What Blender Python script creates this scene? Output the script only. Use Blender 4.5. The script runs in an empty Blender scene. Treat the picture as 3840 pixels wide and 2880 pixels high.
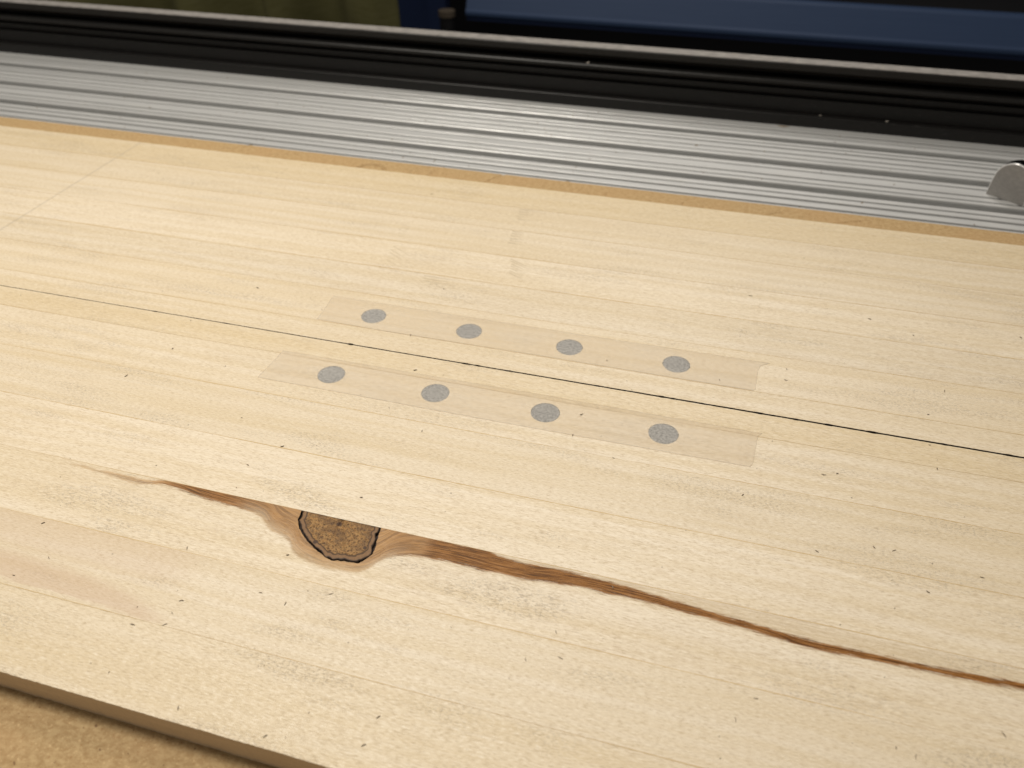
import bpy, bmesh, math, random
from mathutils import Matrix, Vector, geometry, noise
scene = bpy.context.scene
C = scene.collection
random.seed(7)
TOP = 11.0                       # board thickness in mm; heights below are given relative to the board's top face
def V(x, y, z): return Vector((x * .001, y * .001, (z + TOP) * .001))

# ------------------------------------------------------------------ camera
cam = bpy.data.cameras.new('camera'); cam_ob = bpy.data.objects.new('camera', cam); C.objects.link(cam_ob)
r0 = (0.96380312, 0.26657581, -0.00457016); r1 = (0.16577266, -0.61259908, -0.7728142); r2 = (-0.20881325, 0.74408313, -0.63461589)
M = Matrix(((r0[0], -r1[0], -r2[0], 0), (r0[1], -r1[1], -r2[1], 0), (r0[2], -r1[2], -r2[2], .241), (0, 0, 0, 1)))
cam_ob.matrix_world = M
cam.lens = 27.665; cam.sensor_width = 36; cam.sensor_fit = 'HORIZONTAL'
cam.clip_start = .01; cam.clip_end = 30
cam.dof.use_dof = True; cam.dof.focus_distance = .325; cam.dof.aperture_fstop = 12
scene.camera = cam_ob

# ------------------------------------------------------------------ light
world = bpy.data.worlds.new('World'); scene.world = world; world.use_nodes = True
bg = world.node_tree.nodes['Background']; bg.inputs[0].default_value = (1.0, .93, .84, 1); bg.inputs[1].default_value = .22
def area(name, loc, target, sx, sy, power, col):
    l = bpy.data.lights.new(name, 'AREA'); l.shape = 'RECTANGLE'; l.size = sx; l.size_y = sy; l.energy = power; l.color = col
    o = bpy.data.objects.new(name, l); C.objects.link(o); o.location = loc
    o.rotation_euler = (Vector(target) - Vector(loc)).to_track_quat('-Z', 'Y').to_euler(); return o
area('lamp_rear', (-.02, 1.14, 1.06), (-.05, .3, 0), .34, .30, 6.6, (1, .95, .88))
area('lamp_left', (-.44, .32, .98), (-.32, .25, 0), .30, .30, 10.7, (1, .94, .84))
vs = scene.view_settings; vs.view_transform = 'Standard'; vs.look = 'None'; vs.gamma = 1; vs.exposure = 0; vs.use_curve_mapping = False
scene.render.resolution_x = 1024; scene.render.resolution_y = 768

# ------------------------------------------------------------------ helpers: objects
def link(name, me, parent=None, kind=None, loc=None):
    o = bpy.data.objects.new(name, me); C.objects.link(o)
    if parent is not None:
        o.parent = parent
        o.location = (0, 0, 0)
    if loc is not None: o.location = loc
    if kind: o['kind'] = kind
    return o
def tag(o, label, cat=None, group=None):
    o['label'] = label
    if cat: o['category'] = cat
    if group: o['group'] = group
def empty(name, x, y, z=-TOP):
    o = link(name, None); o.location = V(x, y, z); o.empty_display_size = .02
    return o
def mesh(name, verts, faces, mats, origin=(0, 0, -TOP), mi=None, smooth=False):
    """verts in mm relative to the board top; origin (mm) becomes the local origin"""
    o = V(*origin); me = bpy.data.meshes.new(name)
    me.from_pydata([V(*v) - o for v in verts], [], faces)
    for m in (mats if isinstance(mats, (list, tuple)) else [mats]): me.materials.append(m)
    if mi: me.polygons.foreach_set('material_index', mi)
    if smooth: me.polygons.foreach_set('use_smooth', [True] * len(me.polygons))
    me.update(); return me
def inside(x, y, lp):
    c = False
    for (ax, ay), (bx, by) in zip(lp, lp[1:] + lp[:1]):
        if (ay > y) != (by > y) and x < (bx - ax) * (y - ay) / (by - ay) + ax: c = not c
    return c
def plate(name, loops, ztop, zbot, mats, origin, wall=None):
    """extrude a 2D outline with holes; ztop is a function of (x, y); wall(loop, edge) picks the side material"""
    pts, edges, loopidx = [], [], []
    for lp in loops:
        s = len(pts); pts += [Vector(p) for p in lp]; n = len(lp)
        edges += [(s + i, s + (i + 1) % n) for i in range(n)]; loopidx.append((s, n))
    ov, oe, of, a, b, c = geometry.delaunay_2d_cdt(pts, edges, [], 1, 1e-4)
    nv = len(ov); verts = [(p.x, p.y, ztop(p.x, p.y)) for p in ov] + [(p.x, p.y, zbot) for p in ov]
    faces, mi = [], []
    for f in of:
        f = list(f); mx_, my_ = sum(ov[i].x for i in f) / len(f), sum(ov[i].y for i in f) / len(f)
        if any(inside(mx_, my_, lp) for lp in loops[1:]): continue
        ar = sum(ov[f[i]].x * ov[f[(i + 1) % len(f)]].y - ov[f[(i + 1) % len(f)]].x * ov[f[i]].y for i in range(len(f)))
        if ar < 0: f.reverse()
        faces.append(f); mi.append(0); faces.append([i + nv for i in reversed(f)]); mi.append(0)
    new = {}
    for i, src in enumerate(a):
        for s in src: new[s] = i
    for li, (s, n) in enumerate(loopidx):
        ar = sum(pts[s + i].x * pts[s + (i + 1) % n].y - pts[s + (i + 1) % n].x * pts[s + i].y for i in range(n))
        flip = (ar < 0) != (li > 0)
        for i in range(n):
            p, q = new[s + i], new[s + (i + 1) % n]
            if p == q: continue
            if li > 0: fl = ar > 0
            else: fl = ar < 0
            faces.append([p, q, q + nv, p + nv] if fl else [q, p, p + nv, q + nv])
            mi.append(wall(li, i) if wall else 0)
    return mesh(name, verts, faces, mats, origin, mi)
def extrude_x(name, prof, x0, x1, mats, origin, mi=None, nx=1):
    """sweep a (y, z) profile along x with end caps"""
    n = len(prof); verts = []; xs = [x0 + (x1 - x0) * i / nx for i in range(nx + 1)]
    for x in xs: verts += [(x, y, z) for y, z in prof]
    faces, m = [], []
    for k in range(nx):
        for i in range(n):
            j = (i + 1) % n
            faces.append((k * n + i, k * n + j, (k + 1) * n + j, (k + 1) * n + i)); m.append(mi[i] if mi else 0)
    faces.append(tuple(reversed(range(n)))); m.append(0); faces.append(tuple(range(nx * n, nx * n + n))); m.append(0)
    me = mesh(name, verts, faces, mats, origin, m)
    bm = bmesh.new(); bm.from_mesh(me); bmesh.ops.recalc_face_normals(bm, faces=bm.faces); bm.to_mesh(me); bm.free()
    return me

# ------------------------------------------------------------------ helpers: nodes
class NT:
    def __init__(s, name):
        s.m = bpy.data.materials.new(name); s.m.use_nodes = True; s.t = s.m.node_tree; s.b = s.t.nodes['Principled BSDF']
        s.out = s.t.nodes['Material Output']
    def n(s, t, **k):
        nd = s.t.nodes.new(t)
        for a, v in k.items(): setattr(nd, a, v)
        return nd
    def put(s, sock, v):
        if isinstance(v, bpy.types.NodeSocket): s.t.links.new(v, sock)
        elif isinstance(v, (tuple, list)) and len(v) == 3 and sock.type == 'RGBA': sock.default_value = (*v, 1)
        else: sock.default_value = v
    def math(s, op, a, b=0.0, c=None, clamp=False):
        nd = s.n('ShaderNodeMath', operation=op, use_clamp=clamp); s.put(nd.inputs[0], a); s.put(nd.inputs[1], b)
        if c is not None: s.put(nd.inputs[2], c)
        return nd.outputs[0]
    def pos(s):
        g = s.n('ShaderNodeNewGeometry'); sp = s.n('ShaderNodeSeparateXYZ'); s.t.links.new(g.outputs['Position'], sp.inputs[0])
        return [s.math('MULTIPLY', sp.outputs[i], 1000.0) for i in range(3)]
    def vec(s, x, y, z=0.0):
        nd = s.n('ShaderNodeCombineXYZ')
        for i, v in enumerate((x, y, z)): s.put(nd.inputs[i], v)
        return nd.outputs[0]
    def noise(s, x, y, z, sx, sy, detail=2.0, rough=.55, dist=0.0):
        nd = s.n('ShaderNodeTexNoise'); nd.inputs['Scale'].default_value = 1
        s.t.links.new(s.vec(s.math('MULTIPLY', x, sx), s.math('MULTIPLY', y, sy), z), nd.inputs['Vector'])
        nd.inputs['Detail'].default_value = detail; nd.inputs['Roughness'].default_value = rough; nd.inputs['Distortion'].default_value = dist
        return nd.outputs[0]
    def ramp(s, v, a, b, lo=0.0, hi=1.0):
        nd = s.n('ShaderNodeMapRange', interpolation_type='SMOOTHSTEP')
        s.put(nd.inputs[0], v)
        for i, q in enumerate((a, b, lo, hi)): s.put(nd.inputs[1 + i], q)
        return nd.outputs[0]
    def mix(s, f, a, b, mode='MIX'):
        nd = s.n('ShaderNodeMix', data_type='RGBA', blend_type=mode); s.put(nd.inputs[0], f); s.put(nd.inputs[6], a); s.put(nd.inputs[7], b)
        return nd.outputs[2]
    def curve(s, v, pts, x0, x1, y0, y1):
        nd = s.n('ShaderNodeFloatCurve'); cv = nd.mapping.curves[0]
        q = [((x - x0) / (x1 - x0), (y - y0) / (y1 - y0)) for x, y in pts]
        if q[0][0] > 0: q.insert(0, (0, q[0][1]))
        if q[-1][0] < 1: q.append((1, q[-1][1]))
        cv.points[0].location = q[0]; cv.points[1].location = q[-1]
        for p in q[1:-1]: cv.points.new(*p)
        for p in cv.points: p.handle_type = 'AUTO_CLAMPED'
        nd.mapping.update()
        s.put(nd.inputs['Value'], s.math('DIVIDE', s.math('SUBTRACT', v, x0), x1 - x0, clamp=True))
        return s.math('MULTIPLY_ADD', nd.outputs[0], y1 - y0, y0)
    def bump(s, h, strength, dist=.0002, prev=None):
        nd = s.n('ShaderNodeBump'); nd.inputs['Strength'].default_value = strength; nd.inputs['Distance'].default_value = dist
        s.t.links.new(h, nd.inputs['Height'])
        if prev is not None: s.t.links.new(prev, nd.inputs['Normal'])
        s.t.links.new(nd.outputs[0], s.b.inputs['Normal']); return nd.outputs[0]
    def set(s, **k):
        for a, v in k.items(): s.put(s.b.inputs[a.replace('_', ' ')], v)
        return s

# ------------------------------------------------------------------ materials
def wood(name, special=None):
    w = NT(name); x, y, z = w.pos()
    oi = w.n('ShaderNodeObjectInfo'); col = w.n('ShaderNodeSeparateColor'); w.t.links.new(oi.outputs['Color'], col.inputs[0])
    tone, yel, seed = col.outputs[0], col.outputs[1], w.math('MULTIPLY', col.outputs[2], 97.0)
    warp = w.math('MULTIPLY', w.math('SUBTRACT', w.noise(x, y, seed, .02, .06), .5), 5.0)
    yw = w.math('ADD', y, warp)
    band = w.noise(x, yw, seed, .004, .22, 3.0)
    med = w.noise(x, yw, seed, .035, 1.1, 3.0)
    cloud = w.noise(x, y, seed, .014, .045, 2.0)
    fib = w.noise(x, y, seed, .45, 3.2, 3.0, .65)
    fine = w.noise(x, y, seed, 1.3, 3.6, 2.0, .6)
    c = w.mix(w.ramp(band, .30, .72), (.65, .565, .442), (.585, .483, .332))
    c = w.mix(w.ramp(med, .45, .75, 0, .24), c, (.55, .425, .26))
    c = w.mix(w.ramp(cloud, .5, .75, 0, .45), c, (.565, .47, .34))
    c = w.mix(yel, c, (.60, .455, .235))
    # short broken fibres, light and dark
    c = w.mix(w.ramp(fib, .51, .66, 0, .72), c, (.43, .33, .205))
    c = w.mix(w.ramp(fib, .47, .32, 0, .62), c, (.74, .66, .53))
    # clusters of grey torn fibre
    patch = w.noise(x, y, w.math('ADD', seed, 3.3), .017, .075, 2.0, .6)
    sp = w.noise(x, y, w.math('ADD', seed, 7.1), .8, 1.9, 3.0, .7)
    pm = w.ramp(patch, .52, .72)
    for px, py, ra, rb, q in ((-48, 158, 30, 7, 1), (28, 226, 46, 8, .9), (-212, 159, 34, 8, .9), (88, 206, 38, 9, .7), (166, 392, 17, 20, 1.0), (-66, 371, 34, 7, .7), (18, 375, 26, 6, .6), (-120, 240, 60, 7, .5), (60, 150, 30, 7, .7), (-310, 222, 50, 6, .5)):
        ex = w.math('DIVIDE', w.math('SUBTRACT', x, px), ra); ey = w.math('DIVIDE', w.math('SUBTRACT', y, py), rb)
        e = w.math('ADD', w.math('MULTIPLY', ex, ex), w.math('MULTIPLY', ey, ey)); e = w.math('ADD', e, w.math('MULTIPLY', w.math('SUBTRACT', patch, .5), 3.0))
        pm = w.math('MAXIMUM', pm, w.ramp(e, 1.1, .1, 0, q))
    tear = w.math('MULTIPLY', pm, w.ramp(sp, .51, .63))
    c = w.mix(w.math('MULTIPLY', tear, .62), c, (.30, .245, .18))
    # isolated dark flecks
    fl = w.noise(x, y, w.math('ADD', seed, 21.0), .75, 1.5, 1.0, .5)
    c = w.mix(w.ramp(fl, .74, .81, 0, .4), c, (.24, .18, .12))
    if special == 'rear':
        d = w.math('ABSOLUTE', w.math('SUBTRACT', x, -415.7))
        pl = w.math('MULTIPLY', w.ramp(d, .75, .25), w.ramp(w.noise(x, y, 2.0, 1.2, .8), .2, .5, .3, .8))
        c = w.mix(w.math('MULTIPLY', pl, .5), c, (.22, .19, .16))
    if special == 'pink':
        lo = w.curve(x, [(-300, 119), (-222, 117.5), (-190, 117.4), (-154, 116), (-150, 116)], -320, -130, 100, 160)
        hi = w.curve(x, [(-300, 132), (-240, 129), (-200, 127), (-175, 124), (-156, 118), (-150, 116)], -320, -130, 100, 160)
        yj = w.math('ADD', y, w.math('MULTIPLY', w.math('SUBTRACT', w.noise(x, y, 5.0, .06, .9), .5), 4.0))
        m = w.math('MULTIPLY', w.ramp(w.math('SUBTRACT', yj, lo), -.4, .8), w.ramp(w.math('SUBTRACT', hi, yj), -2.5, 3.0))
        m2 = w.math('MULTIPLY', w.ramp(w.math('SUBTRACT', yj, 126.0), 0, 9.0), w.ramp(x, -140, -175))
        m = w.math('MAXIMUM', m, w.math('MULTIPLY', m2, .55))
        c = w.mix(w.math('MULTIPLY', m, w.ramp(x, -148, -166, 0, .42)), c, (.46, .31, .205))
    if special == 'knot':
        L = [(-250, 173.6), (-240, 172.6), (-226, 171.5), (-203, 170.3), (-193, 172.2), (-178, 170.6), (-168, 169.6), (-157, 169), (-149, 167.8), (-141.3, 163.2), (-132.5, 160.1), (-126.6, 155), (-121, 153), (-112, 152), (-102.5, 152.8), (-97.3, 156.3), (-94.5, 160.2), (-90, 163.4), (-84, 165.1), (-77, 165.7), (-69, 166), (-58, 165.8), (-45, 165.7), (-32, 167), (-15, 168), (12.7, 167.1), (38, 165.7), (58, 164.1), (77, 165), (100, 165.5), (119, 166.4), (140, 167.4), (200, 169)]
        H = [(-250, 173.7), (-240, 173.2), (-226, 172.8), (-203, 172.4), (-193, 174.6), (-178, 175.4), (-62, 175.0), (-48, 172.6), (-32, 173.2), (-15, 172.7), (12.7, 170.6), (38, 168.5), (58, 167.2), (77, 167.4), (100, 168.0), (119, 169), (140, 169.9), (200, 171)]
        S = [(-260, 0), (-240, .35), (-226, .5), (-203, .62), (-193, .85), (-178, .95), (-168, .95), (-157, .9), (-149, .88), (-141, .84), (-132, .82), (-112, .78), (-97, .82), (-90, .86), (-84, .86), (-77, .96), (200, 1)]
        jit = w.math('MULTIPLY', w.math('SUBTRACT', w.noise(x, y, 1.5, .18, .9, 3.0, .65), .5), 2.2)
        yj = w.math('ADD', y, jit)
        lo = w.curve(x, L, -260, 210, 140, 180); hi = w.curve(x, H, -260, 210, 140, 180); st = w.curve(x, S, -260, 210, 0, 1)
        m = w.math('MULTIPLY', w.ramp(w.math('SUBTRACT', yj, lo), -1.6, 2.4), w.ramp(w.math('SUBTRACT', hi, yj), -1.3, 1.6))
        fr = w.noise(x, y, 8.0, .11, 2.4, 3.0, .7)
        m = w.ramp(w.math('ADD', m, w.math('MULTIPLY', w.math('SUBTRACT', fr, .5), 1.5)), .04, .66)
        # rays of grain follow the lower outline of the stain
        rel = w.math('SUBTRACT', y, lo)
        ray = w.noise(x, rel, 4.0, .07, 2.1, 4.0, .75)
        br = w.mix(w.ramp(ray, .42, .60), (.265, .112, .026), (.078, .029, .007))
        hn = w.noise(x, rel, 6.0, .06, .75, 4.0, .72)
        ha = w.mix(w.ramp(hn, .40, .62), (.40, .205, .065), (.17, .072, .014))
        br = w.mix(w.ramp(st, .96, .78, 0, .9), br, ha)
        wn = w.math('MULTIPLY', w.ramp(x, -162, -148), w.ramp(x, -84, -97))
        hf = w.math('SUBTRACT', 1.0, w.math('MULTIPLY', wn, w.ramp(rel, -.5, 6.0, .42, .0)))
        c = w.mix(w.math('MULTIPLY', m, w.math('MULTIPLY', w.math('MULTIPLY', st, hf), w.ramp(ray, .22, .5, .80, 1.0))), c, br)
        # pale brown tinge between streak and glue line
        t = w.math('MULTIPLY', w.ramp(w.math('SUBTRACT', yj, hi), -.3, .8), w.math('MULTIPLY', w.ramp(x, -75, -50), w.ramp(x, 190, -10, .25, 1.0)))
        c = w.mix(w.math('MULTIPLY', t, w.ramp(w.noise(x, y, 11.0, .05, 1.0, 3.0), .35, .65, .12, .6)), c, (.42, .32, .20))
    hsv = w.n('ShaderNodeHueSaturation'); w.t.links.new(c, hsv.inputs['Color']); w.t.links.new(tone, hsv.inputs['Value'])
    spec = w.math('SUBTRACT', .52, w.math('MULTIPLY', m, .42)) if special == 'knot' else .52
    w.set(Base_Color=hsv.outputs[0], Roughness=w.ramp(fib, .3, .7, .33, .55), Specular_IOR_Level=spec)
    h = w.math('ADD', w.math('MULTIPLY', fib, 1.0), w.math('MULTIPLY', fine, .6))
    h = w.math('SUBTRACT', h, w.math('MULTIPLY', tear, .3))
    w.bump(h, .65, .00018)
    return w.m
WOOD, WOOD_REAR, WOOD_PINK, WOOD_KNOT = wood('pine'), wood('pine_with_pencil_line', 'rear'), wood('pine_with_pink_stain', 'pink'), wood('pine_with_brown_streak', 'knot')

def simple(name, col, rough=.5, metal=0.0, nscale=None, ncol=None, **k):
    w = NT(name); w.set(Base_Color=col, Roughness=rough, Metallic=metal, **k)
    if nscale:
        x, y, z = w.pos(); w.set(Base_Color=w.mix(w.ramp(w.noise(x, y, z, *nscale, 3.0, .65), .35, .68), col, ncol))
    return w.m
CHAR = simple('charred_cut', (.022, .014, .011), .85, nscale=(.4, .4), ncol=(.045, .026, .018))
GLUE = simple('amber_glue_line', (.43, .285, .115), .45, nscale=(.06, .3), ncol=(.52, .39, .21))
JOINT = simple('finger_joint_line', (.46, .375, .255), .6)  # brown joint lines, a little darker than the pine
EDGE = simple('sawn_edge', (.64, .50, .33), .6, nscale=(.05, .6), ncol=(.58, .45, .29))

# ------------------------------------------------------------------ work surface (MDF)
def mdf():
    w = NT('mdf'); x, y, z = w.pos()
    a = w.noise(x, y, 1.0, .35, .5, 4.0, .7); b = w.noise(x, y, 9.0, .02, .03, 3.0); f = w.noise(x, y, 4.0, .9, 1.0, 2.0, .6)
    g = w.noise(x, y, 14.0, .5, .6, 1.0, .5)
    c = w.mix(w.ramp(a, .32, .68), (.30, .195, .088), (.415, .295, .15))
    c = w.mix(w.ramp(b, .4, .75, 0, .5), c, (.38, .24, .115))
    c = w.mix(w.ramp(f, .58, .72, 0, .55), c, (.25, .125, .045))
    c = w.mix(w.ramp(f, .42, .28, 0, .5), c, (.64, .46, .25))
    c = w.mix(w.ramp(g, .71, .77, 0, .75), c, (.13, .065, .03))
    w.set(Base_Color=c, Roughness=.7, Specular_IOR_Level=.2); w.bump(w.math('ADD', a, f), .35, .0002); return w.m
MDF = mdf()
def mdf_mesh():
    # coarse sheet under the panels, fine strip with cutter marks along the rear edge
    x0, x1 = -1250., 620.; verts, faces = [], []
    cuts = [(-243, 489, 11, 1.8), (-206, 498, 7.5, 1.0)]
    lines = [((-385, 487), (-352, 508), 1.6, 1.0), ((-338, 492), (-300, 507), 1.4, .8), ((-160, 488), (-148, 508), 1.2, .9), ((-20, 494), (-16, 506), .9, .8), ((30, 490), (44, 500), .9, .6), ((66, 488), (100, 503), .9, .6), ((-466, 498), (-440, 507), 1.1, .7), ((-72, 489), (-70, 507), .7, .5)]
    def hz(x, y):
        d = .12 * noise.noise((x * .05, y * .2, 0)) + .05 * noise.noise((x * .4, y * .5, 3))
        for cx, cy, r, dep in cuts:
            rr = math.hypot(x - cx, y - cy)
            d -= dep * max(0, 1 - abs(rr - r) / 1.8)
        for (ax, ay), (bx, by), wd, dep in lines:
            t = max(0, min(1, ((x - ax) * (bx - ax) + (y - ay) * (by - ay)) / ((bx - ax) ** 2 + (by - ay) ** 2)))
            q = math.hypot(x - ax - t * (bx - ax), y - ay - t * (by - ay)) + .8 * noise.noise((x * .3, y * .3, 1))
            d -= dep * max(0, 1 - max(0, q) / wd)
        return -TOP + min(0, d)
    ys = [484 + i * .8 for i in range(30)] + [508.4]; xs = [-640 + i * 1.2 for i in range(760)]
    for yy in ys:
        for xx in xs:
            e = .35 * noise.noise((xx * .08, 0, 5)) + (.5 * max(0, noise.noise((xx * .02, 7, 5)) - .25)) if yy > 508 else 0
            verts.append((xx, yy - e, hz(xx, yy)))
    nx = len(xs)
    for j in range(len(ys) - 1):
        for i in range(nx - 1): a = j * nx + i; faces.append((a, a + 1, a + 1 + nx, a + nx))
    s = len(verts); row = (len(ys) - 1) * nx
    for i in range(nx): p = verts[row + i]; verts.append((p[0], p[1], -TOP - 18))
    for i in range(nx - 1): faces.append((row + i, row + i + 1, s + i + 1, s + i))
    def quad(a, b, c_, d):
        k = len(verts); verts.extend([(*a, -TOP), (*b, -TOP), (*c_, -TOP), (*d, -TOP)]); faces.append((k, k + 1, k + 2, k + 3))
    quad((x0, -500), (x1, -500), (x1, 484), (x0, 484)); quad((x0, 484), (xs[0], 484), (xs[0], 508), (x0, 508)); quad((xs[-1], 484), (x1, 484), (x1, 508), (xs[-1], 508))
    return mesh('work_surface', verts, faces, MDF, (0, 300, -TOP))
link('work_surface', mdf_mesh(), kind='structure', loc=V(0, 300, -TOP))

# ------------------------------------------------------------------ pine panels
XL, XR = -760., 300.
SEAM = 278.5
rearY = [279.08, 293.4, 322.9, 350.6, 380.6, 411.2, 440.6, 469.6]
frontY = [87.3, 115.7, 145.0, 174.45, 203.7, 234.2, 263.2, 278.08]
DISC_X = [-159.2, -107.6, -56.2, -4.35]; REAR_DY, FRONT_DY = 304.25, 254.35; DISC_R = 6.35
def hole(cx, cy, r, n=40, k=0):
    out = []
    for i in range(n):
        a = 2 * math.pi * i / n; rr = r + .10 * noise.noise((math.cos(a) * 3, math.sin(a) * 3, k * 5.3))
        tail = 1.0 * max(0, noise.noise((k * 3.1, math.sin(a) * 6, 2))) * max(0, abs(math.cos(a)) - .90) * 7
        out.append((cx + (rr + tail) * math.cos(a), cy + rr * math.sin(a)))
    return out
chips = [(-271, .25, 3), (-160.5, .75, 3.2), (-150, .2, 3), (-101, .40, 4), (-95, .35, 3), (-79.5, .2, 3), (-37.6, .25, 3), (-8, .35, 4), (-3, .25, 2), (34.6, .35, 4), (63.8, .40, 4), (81.7, .45, 5), (135, .3, 4), (-330, .2, 4), (-230, .15, 3), (10, .2, 3), (50, .2, 3), (110, .25, 3)]
def edge_line(y, side, xs, rough, seam=False, sd=0):
    out = []
    for x in xs:
        d = rough * (.6 * noise.noise((x * .12, sd, 0)) + .5 * noise.noise((x * .7, sd, 4)))
        if seam:
            for cx, dep, wd in chips:
                t = abs(x - cx) / (wd * .5)
                if t < 1: d += dep * (1 - t * t) * (.55 if side > 0 else .6)
            d -= .26 * max(0, min(1, (20 - x) / 300))
        out.append((x, y - side * d))
    return out
KNOT = [(-133.6, 174.4), (-132.7, 169.6), (-130.2, 165.9), (-127.4, 163.4), (-124.6, 161.3), (-121.4, 159.5), (-118.6, 157.9), (-115.4, 156.5), (-112.0, 155.4), (-109.6, 156.0), (-107.3, 156.4), (-104.5, 156.6), (-101.8, 156.9), (-100.1, 159.4), (-98.8, 162.0), (-99.0, 165.7), (-99.6, 168.5), (-100.1, 171.4), (-100.5, 174.4)]
def subdiv(p, k):
    out = []
    for a, b in zip(p, p[1:]):
        for i in range(k): t = i / k; out.append((a[0] + (b[0] - a[0]) * t, a[1] + (b[1] - a[1]) * t))
    return out + [p[-1]]
KN = []
kk = subdiv(KNOT, 4)
for i, (x, y) in enumerate(kk):
    j = .22 if 0 < i < len(kk) - 1 else 0
    KN.append((x + j * noise.noise((x * .6, y * .6, 0)) * 1.6, (y + j * noise.noise((x * .6, y * .6, 9)) * 1.6) if j else y))
def xrange(a, b, st):
    n = max(1, int(abs(b - a) / st)); return [a + (b - a) * i / n for i in range(n + 1)]

def build_panel(ys, label, is_rear, origin):
    root = empty('pine_panel', origin[0], origin[1]); tag(root, label, 'panel')
    n = len(ys) - 1
    tones = {True: [1.0, 1.005, .975, 1.02, .99, .965, .93], False: [.97, .99, 1.025, 1.035, .995, 1.015, .98]}[is_rear]
    yels = {True: [.12, .12, .03, .0, .06, .14, .40], False: [.28, .10, .04, .02, .12, .06, .36]}[is_rear]
    G = .05
    staves = []
    for i in range(n):
        y0, y1 = ys[i], ys[i + 1]; first, last = i == 0, i == n - 1
        seam_lo, seam_hi = is_rear and first, (not is_rear) and last
        lo = edge_line(y0 + (0 if first else G), -1, xrange(XL, XR, .6), .16, True, 1) if seam_lo else \
             edge_line(y0, -1, xrange(XL, XR, .8), .30, False, 2) if first else [(XL, y0 + G), (XR, y0 + G)]
        hi = edge_line(y1, 1, xrange(XR, XL, .6), .16, True, 3) if seam_hi else \
             edge_line(y1, 1, xrange(XR, XL, 1.0), .5, False, 6) if last else [(XR, y1 - G), (XL, y1 - G)]
        if not is_rear and i == 2:
            hi = [(XR, y1 - G)] + [(x, min(y, y1 - G)) for x, y in reversed(KN)] + [(XL, y1 - G)]
        outer = lo + hi; loops = [outer]
        for cy, rr in ((REAR_DY, is_rear), (FRONT_DY, not is_rear)):
            if rr and y0 < cy < y1:
                for k, dx in enumerate(DISC_X): loops.append(hole(dx, cy, DISC_R + .05, 40, k + (0 if is_rear else 9)))
        nlo = len(lo); tilt = random.uniform(-.0022, .0022); yc = (y0 + y1) / 2; lift = random.uniform(-.02, .02)
        kn = (not is_rear and i == 2)
        def wall(li, e, nlo=nlo, sl=seam_lo, sh=seam_hi, kn=kn, no=len(outer)):
            if li > 0: return 1
            if e < nlo - 1: return 1 if sl else 2
            if kn and nlo <= e < no - 2: return 1
            if sh: return 1
            return 2
        mat = WOOD_REAR if is_rear else (WOOD_KNOT if i == 2 else WOOD_PINK if i == 1 else WOOD)
        me = plate('stave', loops, lambda x, y, t=tilt, c=yc, l=lift: (y - c) * t + l, -TOP, [mat, CHAR, EDGE], (origin[0], origin[1], -TOP), wall)
        st = link('stave', me, root); st.color = (tones[i], yels[i], (i * .137 + (.41 if is_rear else .07)) % 1, 1); staves.append(st)
        if not last:
            # glue squeezed into the joint, thicker in places
            v, f = [], []; xs = xrange(XL, XR, 3.0)
            skip = (lambda x: (not is_rear) and i == 2 and -134.5 < x < -99.5)
            vis = {True: [.12, .14, .24, .16, .14, .12], False: [.14, .15, .13, .20, .17, .14]}[is_rear][i]
            run = []
            for x in xs:
                if skip(x):
                    run = []; continue
                wd = max(.045, vis * (.75 + 1.0 * noise.noise((x * .017, i * 3.7 + (20 if is_rear else 0), 0)) + .35 * noise.noise((x * .2, i, 5))))
                k = len(v); v += [(x, y1 - wd, .035), (x, y1 + wd, .035), (x, y1 - .04, -.6), (x, y1 + .04, -.6)]
                if run:
                    p = run[-1]; f += [(p, k, k + 1, p + 1), (p + 2, k + 2, k, p), (p + 1, k + 1, k + 3, p + 3)]
                run.append(k)
            gl = link('glue_line', mesh('glue_line', v, f, GLUE, (origin[0], origin[1], -TOP)), st)
    return root, staves
rear, rear_staves = build_panel(rearY, 'rear pale pine panel with a faint pencil line across its left end', True, (-120, 374))
front, front_staves = build_panel(frontY, 'front pale pine panel with a dark half knot and brown streak', False, (-120, 183))

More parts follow.
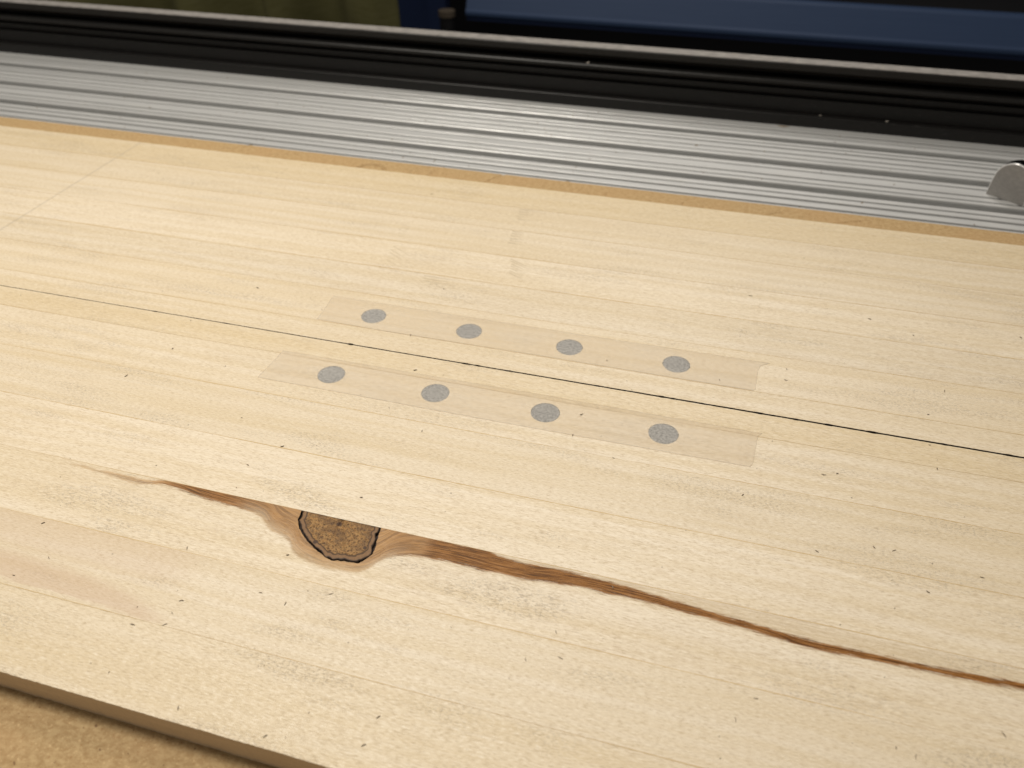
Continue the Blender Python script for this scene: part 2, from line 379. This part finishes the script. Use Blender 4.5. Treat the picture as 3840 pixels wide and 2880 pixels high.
# knot plug set into its stave
def knot_mat():
    w = NT('knot_wood'); x, y, z = w.pos()
    at = w.n('ShaderNodeAttribute', attribute_name='ring'); r = at.outputs['Fac']
    rn = w.math('ADD', r, w.math('MULTIPLY', w.math('SUBTRACT', w.noise(x, y, 0.0, .3, .3, 2.0), .5), .07))
    cell = w.n('ShaderNodeTexVoronoi', feature='DISTANCE_TO_EDGE'); cell.inputs['Scale'].default_value = 1
    w.t.links.new(w.vec(w.math('MULTIPLY', x, .95), w.math('MULTIPLY', y, 1.0), 0.0), cell.inputs['Vector'])
    spk = w.noise(x, y, 3.0, .7, .8, 3.0, .75)
    c = w.mix(w.ramp(spk, .38, .62), (.27, .137, .040), (.072, .031, .007))
    c = w.mix(w.ramp(cell.outputs['Distance'], .14, .02, 0, .55), c, (.37, .225, .085))
    big = w.noise(x, y, 6.0, .13, .17, 2.0)
    c = w.mix(w.ramp(big, .46, .66, 0, .6), c, (.085, .043, .018))
    c = w.mix(w.ramp(rn, .86, .90, 0, .8), c, (.19, .105, .05))
    ring2 = w.math('MULTIPLY', w.ramp(rn, .845, .87), w.ramp(rn, .905, .885))
    c = w.mix(w.math('MULTIPLY', ring2, .85), c, (.045, .023, .011))
    c = w.mix(w.ramp(rn, .955, .99), c, (.035, .02, .012))
    for px, py, pr in ((-116.6, 172.0, 1.15), (-102.6, 164.2, .8), (-121.5, 161.8, 1.0)):
        d1 = w.math('SQRT', w.math('ADD', w.math('POWER', w.math('ABSOLUTE', w.math('SUBTRACT', x, px)), 2.0), w.math('POWER', w.math('ABSOLUTE', w.math('SUBTRACT', y, py)), 2.0)))
        c = w.mix(w.ramp(d1, pr * 1.2, pr * .6), c, (.055, .028, .014))
    w.set(Base_Color=c, Roughness=.6, Specular_IOR_Level=.3); w.bump(spk, .6, .0003); return w.m
cxk, cyk = -116.5, 172.
inner = []
for i, (x, y) in enumerate(KN):
    d = math.hypot(x - cxk, y - cyk)
    ins = .58 + .85 * noise.noise((x * .3, y * .3, 2)) + (.5 if -102 < x and 164 < y < 172 else 0) + (.35 if -114 < x < -101 and y < 158 else 0)
    f = (d - max(.12, ins)) / d
    inner.append((cxk + (x - cxk) * f, min(174.36, cyk + (y - cyk) * f)))
inner[0] = (inner[0][0], 174.38); inner[-1] = (inner[-1][0], 174.38)
KM = knot_mat()
kst = front_staves[2]
def knot_mesh():
    fac = [1, .985, .96, .92, .88, .84, .80, .75, .68, .58, .45, .3, .15, .02]; n = len(inner); v, f, at, mi = [], [], [], []
    for s_ in fac:
        for x, y in inner:
            z = -.10 - .18 * noise.noise((x * .5, y * .5, 1)) - (.35 if s_ == 1 else .08 if s_ > .98 else 0) - .12 * max(0, 1 - abs(s_ - .82) / .04)
            v.append((cxk + (x - cxk) * s_, 174.38 - (174.38 - y) * s_, min(-.02, z))); at.append(s_)
    for k in range(len(fac) - 1):
        for i in range(n - 1): a = k * n + i; f.append((a, a + 1, a + 1 + n, a + n)); mi.append(0)
    k = len(v); v += [(x, y, -TOP) for x, y in inner]; at += [1.0] * n
    for i in range(n - 1): f.append((i, k + i, k + i + 1, i + 1)); mi.append(1)
    me = mesh('knot', v, f, [KM, CHAR], (-120, 183, -TOP), mi)
    A = me.attributes.new('ring', 'FLOAT', 'POINT'); A.data.foreach_set('value', at)
    bm = bmesh.new(); bm.from_mesh(me); bmesh.ops.recalc_face_normals(bm, faces=bm.faces)
    if sum(fc.normal.z for fc in bm.faces if fc.material_index == 0) < 0: bmesh.ops.reverse_faces(bm, faces=bm.faces)
    bm.to_mesh(me); bm.free(); return me
ko = link('knot', knot_mesh(), kst); ko['label'] = 'dark brown half-round knot with a black cracked rim'
# black resin at the bottom of the crack
link('resin', plate('resin', [[(x, min(y, 174.38)) for x, y in KN]], lambda x, y: -1.4, -TOP + .1, [CHAR], (-120, 183, -TOP)), kst)

# finger joints between stave lengths: fans of fine slits in the rear panel
def comb(st, x, y0, y1, n, ln, slant=0.0, strength=1.0):
    v, f = [], []
    for i in range(n):
        y = y0 + (y1 - y0) * (i + .5) / n + random.uniform(-.3, .3); l = ln * random.uniform(.7, 1.15); h = .42 * strength * random.uniform(.7, 1.3)
        xs = x + random.uniform(-.6, .6) - (y - y0) * .18; k = len(v)
        v += [(xs, y - h, .05), (xs + l * .5, y - h * .8 + slant * l * .5, .05), (xs + l, y + slant * l, .05), (xs + l * .5, y + h * .6 + slant * l * .5, .05), (xs, y + h, .05)]
        f.append((k, k + 1, k + 2, k + 3, k + 4))
    link('finger_joint', mesh('finger_joint', v, f, JOINT, (-120, 374, -TOP)), st)
comb(rear_staves[5], -115, 424, 440, 5, 9); comb(rear_staves[4], -112, 394, 411, 6, 8); comb(rear_staves[3], -103, 362, 379, 7, 11, -.5, .8)
comb(rear_staves[3], -174, 357, 376, 5, 13, -.6, .6); comb(rear_staves[4], -179, 385, 402, 5, 8, -.1, .5); comb(rear_staves[6], -160, 443, 466, 6, 15, .05, .6); comb(rear_staves[2], -147, 342, 349, 3, 18, .0, .6)

# ------------------------------------------------------------------ discs and tape
def disc_mat():
    w = NT('grey_disc'); x, y, z = w.pos()
    s = w.noise(x, y, 1.0, .9, 1.2, 3.0, .8)
    w.set(Base_Color=w.mix(w.ramp(s, .38, .62), (.13, .132, .137), (.36, .36, .365)), Roughness=.6, Specular_IOR_Level=.15); return w.m
DISC = disc_mat()
def disc_mesh():
    v, f = [], []; n = 40
    prof = [(0, -3.2), (DISC_R - .1, -3.2), (DISC_R, -3.1), (DISC_R, -.16), (DISC_R - .12, -.05)]
    for r, z in prof[1:]:
        v += [(r * math.cos(2 * math.pi * i / n), r * math.sin(2 * math.pi * i / n), z) for i in range(n)]
    for k in range(len(prof) - 2):
        for i in range(n): j = (i + 1) % n; f.append((k * n + i, k * n + j, (k + 1) * n + j, (k + 1) * n + i))
    f.append(tuple(reversed(range(n)))); f.append(tuple(range(3 * n, 4 * n)))
    return mesh('inlaid_disc', v, f, DISC, (0, 0, -3.2))
DM = disc_mesh(); order = ['leftmost', 'second from left', 'third from left', 'rightmost']
for nm, cy in (('rear', REAR_DY), ('front', FRONT_DY)):
    for k, dx in enumerate(DISC_X):
        o = link('inlaid_disc', DM, loc=V(dx, cy, -3.2)); o.rotation_euler.z = k * 1.3
        tag(o, f'round grey disc showing through the {nm} tape strip, {order[k]} of its row', 'disc', f'grey discs under the {nm} tape')
def tape_mat():
    w = NT('translucent_tape'); x, y, z = w.pos()
    a = w.noise(x, y, 2.0, .035, .09, 2.0, .5); g = w.noise(x, y, 5.0, .5, 2.6, 3.0, .6)
    w.set(Base_Color=w.mix(w.ramp(g, .3, .7), (.79, .755, .685), (.73, .69, .62)), Roughness=.62, IOR=1.35)
    tr = w.n('ShaderNodeBsdfTransparent'); tr.inputs[0].default_value = (.97, .95, .92, 1)
    mx = w.n('ShaderNodeMixShader'); w.t.links.new(w.ramp(a, .38, .72, .28, .46), mx.inputs[0])
    w.t.links.new(tr.outputs[0], mx.inputs[1]); tl = w.n('ShaderNodeBsdfTranslucent'); tl.inputs[0].default_value = (.96, .945, .92, 1); m2 = w.n('ShaderNodeMixShader'); m2.inputs[0].default_value = .55; w.t.links.new(w.b.outputs[0], m2.inputs[1]); w.t.links.new(tl.outputs[0], m2.inputs[2]); w.t.links.new(m2.outputs[0], mx.inputs[2]); w.t.links.new(mx.outputs[0], w.out.inputs[0])
    w.bump(g, .25, .0001); return w.m
TAPE = tape_mat()
CLEAR = NT('clear_film'); _t = CLEAR.n('ShaderNodeBsdfTransparent'); CLEAR.t.links.new(_t.outputs[0], CLEAR.out.inputs[0]); CLEAR = CLEAR.m
TEDGE = simple('tape_edge', (.46, .40, .31), .6)
def tape(pts, label, origin):
    out = []
    for a, b in zip(pts, pts[1:] + pts[:1]):
        n = max(1, int(math.dist(a, b) / 1.2))
        for i in range(n):
            t = i / n; x, y = a[0] + (b[0] - a[0]) * t, a[1] + (b[1] - a[1]) * t
            q = .16 if abs(a[0] - b[0]) < 10 and i else .05 if i else 0
            out.append((x + q * 2 * noise.noise((x, y, 0)), y + q * .6 * noise.noise((x * .3, y, 7))))
    me = plate('tape_strip', [out], lambda x, y: .165, .075, [TAPE, CLEAR, TEDGE], (*origin, .075), lambda l, e: 1); me.polygons.foreach_set('material_index', [0 if p.normal.z > .5 else 1 if p.normal.z < -.5 else 2 for p in me.polygons])
    o = link('tape_strip', me, loc=V(*origin, .075)); tag(o, label, 'tape', 'translucent tape strips'); return o
tape([(-186.2, 294.0), (-150, 293.2), (-60, 293.8), (31.6, 293.7), (32.6, 295), (33.0, 309), (34.2, 313.2), (38.2, 316.4), (-60, 315.9), (-187.5, 316.2)], 'matte translucent tape strip on the rear panel, behind the dark seam', (-76, 305))
tape([(-191.5, 243.4), (-80, 243.0), (32.2, 243.6), (33.2, 246), (34.6, 263.2), (36.4, 265.4), (-60, 265.7), (-190, 265.2)], 'matte translucent tape strip on the front panel, before the dark seam', (-76, 254))

# ------------------------------------------------------------------ aluminium bed extrusion
def alu():
    w = NT('anodised_aluminium'); x, y, z = w.pos()
    l = w.noise(x, y, w.math('MULTIPLY', z, 2.0), .002, 5.0, 3.0, .7); s = w.noise(x, y, 3.0, .03, .25, 3.0, .6); sc = w.noise(x, y, 8.0, .25, .6, 2.0)
    c = w.mix(w.ramp(l, .3, .7), (.475, .475, .468), (.555, .555, .547))
    c = w.mix(w.ramp(s, .52, .72, 0, .25), c, (.42, .41, .37))
    c = w.mix(w.ramp(sc, .70, .78, 0, .5), c, (.30, .29, .27))
    w.set(Base_Color=c, Roughness=w.ramp(s, .3, .7, .40, .50), Metallic=.40); return w.m
ALU = alu()
def alu_profile():
    zt = -12.; p = [(508.6, -40), (508.6, zt - .6), (509.2, zt)]
    def rib(y, run, d): p.extend([(y - run, zt), (y - run * .55, zt - d * .12), (y - 1.7, zt - d * .35), (y - 1.5, zt - d * .35 - .2), (y - 1.5, zt - 2.2 - d), (y, zt - 2.2 - d), (y, zt - .3), (y + .3, zt)])
    def slot(a, b, d): p.extend([(a - .4, zt), (a, zt - .5), (a, zt - 1.6), (a - 1.6, zt - 1.6), (a - 1.6, zt - 8.5), (b + 1.3, zt - 8.5), (b + 1.3, zt - 1.9), (b, zt - 1.9), (b, zt - .5), (b + .5, zt)])
    rib(515.3, 5.2, 2.0); rib(525.2, 5.5, 2.3); rib(532.6, 3.6, 1.8); slot(537.6, 547.2, 4.6)
    rib(552.8, 3.6, 1.0); rib(560.8, 4.2, 2.0); rib(572.4, 3.4, 1.8); slot(577.0, 587.4, 4.6)
    rib(593.6, 3.6, .9); rib(601.9, 4.6, 1.3); rib(611.6, 5.2, 2.2); rib(618.2, 4.4, 1.2); slot(621.6, 631.6, 4.6)
    rib(639.3, 4.2, .8); rib(647.2, 5, 1.2)
    p.extend([(690, zt), (690, -40)]); return p
be = empty('bed_extrusion', -200, 580, -40); tag(be, 'ribbed silver aluminium extrusion with long slots running between board and black rail', 'extrusion')
link('ribbed_plate', extrude_x('ribbed_plate', alu_profile(), -1250, 620, ALU, (-200, 580, -40)), be)

# ------------------------------------------------------------------ black rail
def black():
    w = NT('black_anodised'); x, y, z = w.pos()
    l = w.noise(x, w.math('ADD', y, z), 1.0, .002, 3.0, 3.0, .7); d = w.noise(x, y, z, .15, .3, 3.0, .7)
    c = w.mix(w.ramp(l, .3, .7), (.005, .0047, .0044), (.009, .0083, .0078)); c = w.mix(w.ramp(d, .60, .75, 0, .3), c, (.07, .065, .06))
    w.set(Base_Color=c, Roughness=.40, Specular_IOR_Level=.3); w.bump(l, .25, .0002); return w.m
def worn():  # lighter grey paints the lamp highlight onto the rail's top face
    w = NT('rail_top_highlight'); x, y, z = w.pos()
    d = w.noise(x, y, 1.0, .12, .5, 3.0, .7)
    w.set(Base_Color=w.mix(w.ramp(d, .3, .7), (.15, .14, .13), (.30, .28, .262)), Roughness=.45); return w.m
BLACK, RAIL_GLINT = black(), worn()
rl = empty('black_rail', -200, 666, -12); tag(rl, 'black grooved metal rail with a painted highlight along its top edge, behind the silver extrusion', 'rail')
rp = [(657, -12), (657, -3.6), (657.5, -3.2), (664, -3.4), (664, 7.7), (664.4, 8.1), (668, 8.0), (668, 13.1), (668.4, 13.5), (672, 13.5), (672, 19.5), (657.6, 19.5), (657, 20.1), (657, 22.0), (657.8, 22.7), (672, 23.9), (672, 29.6), (660.5, 29.6), (660, 30.1), (660, 34.6), (660.6, 35.1), (673.5, 35.1), (674, 34.6), (674, -12)]
link('grooved_body', extrude_x('grooved_body', rp, -1350, 700, BLACK, (-200, 666, -12)), rl)
link('top_highlight_strip', extrude_x('top_highlight_strip', [(660.9, 35.1), (660.9, 35.5), (661.2, 35.7), (673, 35.7), (673.3, 35.5), (673.3, 35.1)], -1350, 700, RAIL_GLINT, (-200, 666, -12), nx=1), rl)['label'] = 'light grey painted highlight strip along the top of the rail'

# ------------------------------------------------------------------ clamp block at the right edge
CL = simple('milled_aluminium', (.22, .21, .20), .45, .25, nscale=(.3, .5), ncol=(.26, .25, .235))
CE = simple('polished_edge', (.75, .74, .73), .30, .6)
CR = simple('polished_rim', (.16, .165, .18), .16, 1.0)
def clamp():
    root = empty('clamp_block', 190, 560, -12); tag(root, 'rounded grey metal clamp block standing on the silver extrusion at the right edge', 'clamp')
    a = math.atan2(-12.6, 17.5); ux, uy = math.cos(a), math.sin(a); nx_, ny_ = -uy, ux
    ax, ay = 177.6, 566.0
    out = [(0, 0)]; R = 15.; W = 34.
    prof = [(0, 0), (.3, 5), (.7, 10.3), (1.2, 15.2), (1.9, 17.8), (3.1, 20.0), (4.9, 22.2), (7.6, 23.9), (10.5, 25), (13.4, 25.3), (16.2, 24.8), (19.2, 23.2), (22, 20.3), (24.2, 15.5), (25.4, 8), (25.8, 0)]
    def ring(ins, dep): return [(ax + ux * (s + (ins if s < 13 else -ins)) + nx_ * dep, ay + uy * (s + (ins if s < 13 else -ins)) + ny_ * dep, -12 + max(0, h - ins)) for s, h in prof]
    rings = [ring(.55, 0), ring(.15, .25), ring(0, .7), ring(0, 9.5), ring(.4, 10)]
    n = len(prof); v = sum(rings, []); f = []; mi = []
    for k in range(len(rings) - 1):
        for i in range(n - 1): f.append((k * n + i, (k + 1) * n + i, (k + 1) * n + i + 1, k * n + i + 1)); mi.append(1 if k < 2 else 2)
    f.append(tuple(range(n))); mi.append(0); f.append(tuple(reversed(range((len(rings) - 1) * n, len(rings) * n)))); mi.append(0)
    me = mesh('clamp_body', v, f, [CL, CE, CR], (190, 560, -12), mi)
    bm = bmesh.new(); bm.from_mesh(me); bmesh.ops.recalc_face_normals(bm, faces=bm.faces); bm.to_mesh(me); bm.free()
    link('clamp_body', me, root)
clamp()

# ------------------------------------------------------------------ background: cloth, blue cabinet, dark wall
OLIVE = simple('olive_cloth', (.062, .058, .022), .95, Specular_IOR_Level=.1, nscale=(.05, .05), ncol=(.080, .075, .034))
def cloth():
    v, f = [], []; nx, nz = 150, 14; x0, x1 = -1010., -432.
    for j in range(nz + 1):
        z = -230 + 330 * j / nz
        for i in range(nx + 1):
            t = i / nx; x = x0 + (x1 - x0) * t + 14 * (1 - j / nz) * noise.noise((t * 3, 0, 2))
            y = 1010 + 52 * math.sin(t * 24 + 1.1 * math.sin(t * 9)) * (.4 + .6 * abs(math.sin(t * 2.6 + .8))) + 18 * noise.noise((t * 7, j * .12, 0)) + 7 * noise.noise((t * 18, j * .3, 4))
            if t > .96: x -= 0; y += 40 * (t - .96) * 10
            v.append((x, y, z))
    for j in range(nz):
        for i in range(nx): a = j * (nx + 1) + i; f.append((a, a + 1, a + nx + 2, a + nx + 1))
    me = mesh('cloth', v, f, OLIVE, (-700, 1010, -230), smooth=True); o = link('cloth', me, loc=V(-700, 1010, -230))
    md = o.modifiers.new('thickness', 'SOLIDIFY'); md.thickness = .003
    tag(o, 'olive green cloth hanging in soft folds behind the black rail', 'cloth')
cloth()
BLUE = simple('blue_paint', (.018, .034, .076), .6, nscale=(.01, .02), ncol=(.021, .038, .082), Specular_IOR_Level=.2)
BLUE2 = simple('deep_blue_paint', (.0045, .010, .032), .7, Specular_IOR_Level=.15)
DARK = simple('near_black', (.004, .004, .005), .7, Specular_IOR_Level=.15)
def rbox(x0, x1, prof, mats, origin, name, parent, mi=None): return link(name, extrude_x(name, prof, x0, x1, mats, origin, mi), parent)
bc = empty('blue_cabinet', 100, 1230, -260); tag(bc, 'blue painted metal cabinet with a dark gap under its front lip, at upper right', 'cabinet')
og = (100, 1230, -260)
rbox(-405, 900, [(1200, -93), (1198, -90), (1198, -86), (1201, -83), (1216, -52), (1219, -49), (1226, -48), (1226, -93)], BLUE, og, 'front_panel', bc)
rbox(-405, 900, [(1203, -99), (1203, -93.2), (1224, -93.2), (1224, -99)], BLUE2, og, 'lower_lip', bc)
rbox(-400, 895, [(1240, -260), (1240, -60), (1420, -60), (1420, -260)], DARK, og, 'carcass', bc)  # near-black body paints in the shadow below the lip
bp = empty('blue_locker', -900, 1300, -300); tag(bp, 'deep blue upright metal locker front beside and behind the olive cloth', 'locker')
link('door', extrude_x('door', [(1300, -300), (1300, 180), (1303, 182), (1312, 182), (1312, -300)], -2000, -470, BLUE2, (-900, 1300, -300)), bp)
link('folded_edge', extrude_x('folded_edge', [(1290, -300), (1290, 180), (1299.5, 180), (1299.5, -300)], -500, -470, BLUE2, (-900, 1300, -300)), bp)
po = empty('post', -430, 1190, -300); tag(po, 'short dark post with a pale worn tip between the blue panels', 'post')
def cyl(x, y, z0, z1, r, n=14):
    v = [(x + r * math.cos(2 * math.pi * i / n), y + r * math.sin(2 * math.pi * i / n), z) for z in (z0, z1) for i in range(n)]
    f = [(i, (i + 1) % n, n + (i + 1) % n, n + i) for i in range(n)] + [tuple(reversed(range(n))), tuple(range(n, 2 * n))]
    return v, f
v, f = cyl(-432, 1190, -300, -92, 11); link('shaft', mesh('shaft', v, f, DARK, (-430, 1190, -300), smooth=False), po)
v, f = cyl(-432, 1190, -92, -84, 12.5); link('tip', mesh('tip', v, f, simple('worn_tip', (.05, .04, .03), .8, Specular_IOR_Level=.1), (-430, 1190, -300)), po)
WALL = simple('dark_wall', (.004, .004, .005), .9, Specular_IOR_Level=.1)
link('back_wall', mesh('back_wall', [(-4000, 2000, -900), (4000, 2000, -900), (4000, 2000, 1200), (-4000, 2000, 1200)], [(0, 1, 2, 3)], WALL, (0, 2000, -900)), kind='structure', loc=V(0, 2000, -900))
link('floor', mesh('floor', [(-4000, 700, -900), (4000, 700, -900), (4000, 1999, -900), (-4000, 1999, -900)], [(0, 1, 2, 3)], WALL, (0, 700, -900)), kind='structure', loc=V(0, 700, -900))

# ------------------------------------------------------------------ sawdust: slivers and crumbs lying about
SL = [(105.9, 296.9), (104.1, 276.5), (106.4, 358.2), (157.1, 369.9), (27.1, 373.8), (-132.7, 337.9), (-134.5, 293.2), (-104.5, 228.8), (-36.7, 298.4), (-40.6, 257.2), (-114.0, 186.6), (-122.3, 267.4), (-41.4, 243.1), (-22.3, 234.2), (-230.7, 312.6), (-251.5, 228.2), (-166.3, 190.9), (-242.9, 252.4), (-157.9, 204.5), (-164.9, 113.4), (-129.6, 136.1), (-105.8, 142.3), (-128.4, 153.5), (-165.6, 146.6), (-225.4, 142.6), (-211.7, 129.5), (-154.5, 120.9), (-154.3, 116.1), (-154.4, 125.9), (-119.2, 134.4), (-218.5, 119.7), (-102.5, 90.7), (-132.9, 91.6), (-72.3, 105.1), (-73.1, 96.0), (-26.8, 148.2), (-11.9, 170.7), (-34.0, 135.7), (-23.3, 139.3), (38.0, 141.6), (78.3, 136.7), (83.6, 135.4), (32.2, 133.0), (109.4, 149.3), (77.6, 213.3), (84.5, 213.7), (113.3, 209.2), (94.2, 197.7), (57.4, 206.0), (30.0, 227.1), (105.3, 262.4), (60.9, 247.0), (66.1, 248.9), (46.1, 313.8), (45.8, 305.4), (115.2, 315.9), (23.5, 335.2), (16.2, 297.4), (86.5, 367.5), (-130.0, 405.1), (-178.4, 444.2)]
def dust(name, items, mat, label):
    v, f = [], []
    for x, y, z, l, wd, a in items:
        ca, sa = math.cos(a), math.sin(a); cur = random.uniform(-.5, .5) * l * .3; k = len(v)
        pts = [(-l / 2, 0), (-l * .1, -wd / 2 + cur), (l / 2, cur * .3), (l * .1, wd / 2 + cur)]
        for zz in (z, z + min(wd, .35)):
            v += [(x + px * ca - py * sa, y + px * sa + py * ca, zz) for px, py in pts]
        f += [(k, k + 1, k + 5, k + 4), (k + 1, k + 2, k + 6, k + 5), (k + 2, k + 3, k + 7, k + 6), (k + 3, k, k + 4, k + 7), (k + 4, k + 5, k + 6, k + 7)]
    o = link(name, mesh(name, v, f, mat, (0, 0, 0)), kind='stuff', loc=V(0, 0, 0)); tag(o, label, 'sawdust')
it = [(x, y, .17 if 243 < y < 316 else .05, random.uniform(1.0, 2.0), random.uniform(.18, .34), random.uniform(-.6, 2.2)) for x, y in SL]
for i in range(110):
    y = random.uniform(88, 466); w_ = (y * .9 + 60)
    x = random.uniform(-1.15, .42) * w_
    it.append((x, y, .17 if 243 < y < 316 else .05, random.uniform(.3, .75), random.uniform(.1, .22), random.uniform(0, 3.1)))
dust('sawdust', it, simple('dark_sliver', (.20, .155, .11), .8), 'tiny dark wood slivers scattered over both pine panels')
it = [(-160 + random.uniform(-240, 330), random.uniform(661, 672), 35.75, random.uniform(.8, 2.2), random.uniform(.5, 1.2), random.uniform(0, 3)) for i in range(40)]
it += [(-119, 660, 23.1, 5, 1.6, 1.2), (36, 664, 35.75, 3.2, 2, .8), (44, 665, 35.75, 2.6, 1.6, .9), (70, 661, -3.1, 2.6, 1.2, .9), (120, 661.5, -3.1, 3, 1.5, .4)]
dust('wood_crumbs', it, simple('pale_crumb', (.42, .38, .33), .8), 'pale wood crumbs lying on the ledges of the black rail')

it = []
for i in range(90):
    y = random.choice([random.uniform(509, 537), random.uniform(548, 576), random.uniform(588, 621), random.uniform(632, 655)])
    it.append((random.uniform(-620, 215), y, -11.95, random.uniform(.5, 1.8), random.uniform(.3, .9), random.uniform(0, 3)))
it += [(44, 655, -11.95, 9, 2.2, .1), (-102, 509.8, -11.95, 4, 1.4, .3), (-352, 509.6, -11.95, 5, 2.0, .5), (-20, 598, -11.95, 3, 1.5, .6), (96, 529, -11.95, 2.6, 1.2, .9)]
dust('dust_crumbs', it, simple('brown_crumb', (.22, .16, .10), .9), 'small brown dust crumbs scattered over the silver extrusion')
